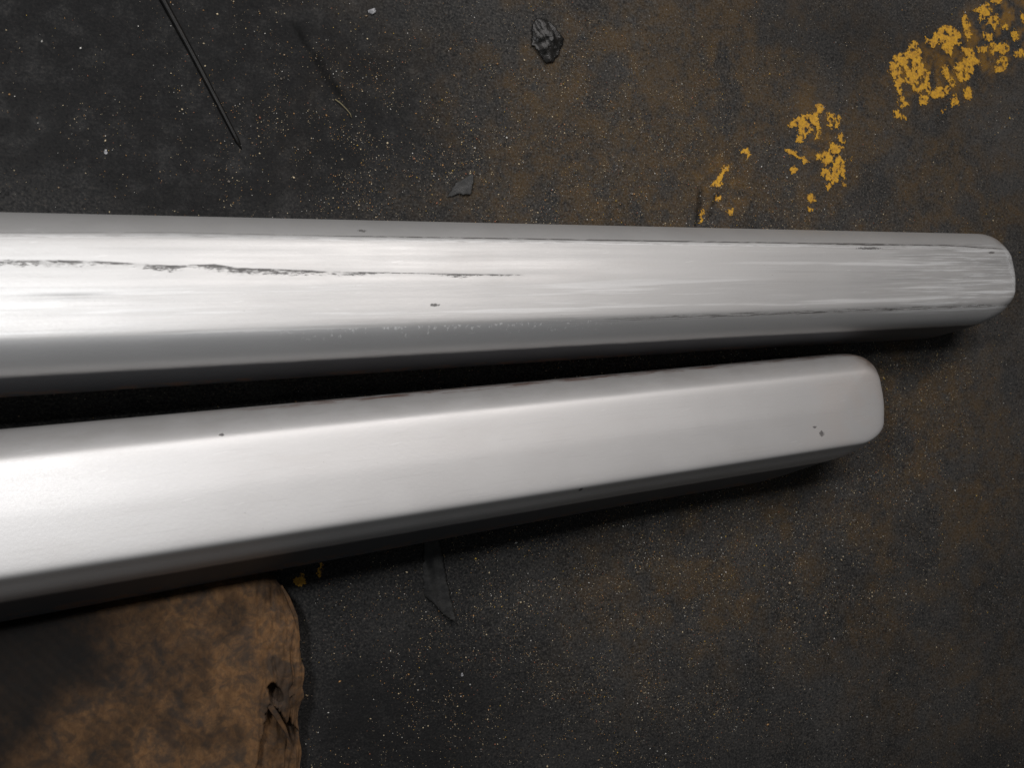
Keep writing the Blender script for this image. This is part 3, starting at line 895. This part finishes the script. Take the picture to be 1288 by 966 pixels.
def chip(px, py, r, label, seed, squash=0.5, long=1.5):
    rng = random.Random(seed)
    bm = bmesh.new()
    bmesh.ops.create_icosphere(bm, subdivisions=2, radius=1.0)
    ang = rng.uniform(0, 3)
    for v_ in bm.verts:
        k = 1 + 0.35 * (math.sin(v_.co.x * 3.1 + seed) * math.cos(v_.co.y * 2.7 + seed) + rng.uniform(-.25, .25))
        x_, y_ = v_.co.x * long * r * k, v_.co.y * r * k
        v_.co = (x_ * math.cos(ang) - y_ * math.sin(ang), x_ * math.sin(ang) + y_ * math.cos(ang), v_.co.z * r * squash * k)
    me = bpy.data.meshes.new("chip")
    bm.to_mesh(me)
    bm.free()
    me.materials.append(cm.mat)
    ob = bpy.data.objects.new("chip", me)
    p = at(px, py)
    ob.location = (p[0], p[1], float(floor_z(p[0:1], p[1:2])[0]) + r * squash * 0.7)
    COL.objects.link(ob)
    tag(ob, label, "chip")


chip(468, 14, 0.0030, "white chip on the dark floor at the top edge of the photo", 4)
chip(133, 191, 0.0015, "grey chip on the floor to the left of the black rod", 9)
chip(581, 849, 0.0013, "tiny pale chip on the floor below the bent metal strip", 12)

stm = NT("dry_stalk")
stm.out(Base_Color=(0.20, 0.17, 0.09), Roughness=0.7)
pts = [np.array(at(px, py)) + np.array([0, 0, 0.0016]) for px, py in [(421, 125), (428, 130), (435, 137), (440, 143), (442, 148)]]
V_, F_ = [], []
for i, p in enumerate(pts):
    r = 0.0007 * (1.0 - 0.12 * i)
    d = pts[min(i + 1, 4)] - pts[max(i - 1, 0)]
    d /= np.linalg.norm(d)
    s = np.array([-d[1], d[0], 0])
    for k in range(5):
        q = 2 * math.pi * k / 5
        V_.append(p + s * math.cos(q) * r + np.array([0, 0, math.sin(q) * r]))
for i in range(4):
    for k in range(5):
        F_.append((i * 5 + k, i * 5 + (k + 1) % 5, i * 5 + 5 + (k + 1) % 5, i * 5 + 5 + k))
F_ += [(4, 3, 2, 1, 0), (20, 21, 22, 23, 24)]
tag(mesh_obj("dry_stalk", V_, F_, stm.mat), "short curved dry stalk on the floor right of the black rod", "stalk")

# ------------------------------------------------------------------ grit: uncountable sand, metal dust and paint crumbs
rg = np.random.default_rng(7)
NG = 230000
gx2, gy2 = rg.uniform(-0.55, 0.85, NG), rg.uniform(-0.60, 0.60, NG)
den = 0.08 + blobs(gx2, gy2, [(900, 330, 260, 200, 0.5), (760, 190, 220, 150, 0.45), (520, 230, 150, 60, 0.35), (1000, 640, 200, 140, 0.8), (860, 760, 190, 160, 0.55),
                              (1130, 480, 120, 110, 0.6), (620, 720, 150, 120, 0.35), (930, 260, 120, 60, 0.6), (500, 170, 190, 130, 0.22), (640, 840, 150, 120, 0.15)])
den = den * (0.25 + 1.4 * smooth(0.35, 0.7, fbm(gx2, gy2, 45, 3, 88)))
keep = rg.random(NG) < np.clip(den * 1.5, 0, 1)
gx2, gy2 = gx2[keep], gy2[keep]
ng = len(gx2)
size = np.clip(rg.lognormal(math.log(0.00033), 0.42, ng), 0.00018, 0.0016)
octv = np.array([[1, 0, 0], [0, 1, 0], [-1, 0, 0], [0, -1, 0], [0, 0, 1], [0, 0, -1]], float)
octf = np.array([[0, 1, 4], [1, 2, 4], [2, 3, 4], [3, 0, 4], [1, 0, 5], [2, 1, 5], [3, 2, 5], [0, 3, 5]])
an = rg.uniform(0, 6.28, ng)
el = rg.uniform(0.8, 1.7, ng)
L = octv[None] * (1 + rg.uniform(-0.35, 0.35, (ng, 6, 1)))
lx, ly = L[..., 0] * (size * el)[:, None], L[..., 1] * size[:, None]
ca, sa = np.cos(an)[:, None], np.sin(an)[:, None]
gv = np.stack([gx2[:, None] + lx * ca - ly * sa, gy2[:, None] + lx * sa + ly * ca, (floor_z(gx2, gy2) + size * 0.45)[:, None] + L[..., 2] * size[:, None] * 0.7], -1).reshape(-1, 3)
gf = (np.arange(ng)[:, None, None] * 6 + octf[None]).reshape(-1, 3)
grm = NT("grit")
grm.out(Base_Color=grm.attr("tint", 'Color'), Roughness=0.4)
grit = mesh_obj("grit", gv, gf, grm.mat, shade=False)
pal = np.array([[0.50, 0.41, 0.27], [0.58, 0.56, 0.52], [0.36, 0.20, 0.08], [0.22, 0.16, 0.10], [0.14, 0.12, 0.10], [0.45, 0.30, 0.06], [0.30, 0.12, 0.07]])
pick = rg.choice(len(pal), ng, p=[0.26, 0.09, 0.18, 0.18, 0.19, 0.05, 0.05])
tint = pal[pick] * rg.uniform(0.75, 1.45, (ng, 1))
attr_col(grit, "tint", np.repeat(np.clip(tint, 0, 1), 6, 0))
tag(grit, "fine sand, metal dust and paint crumbs scattered on the floor", "grit", "stuff")
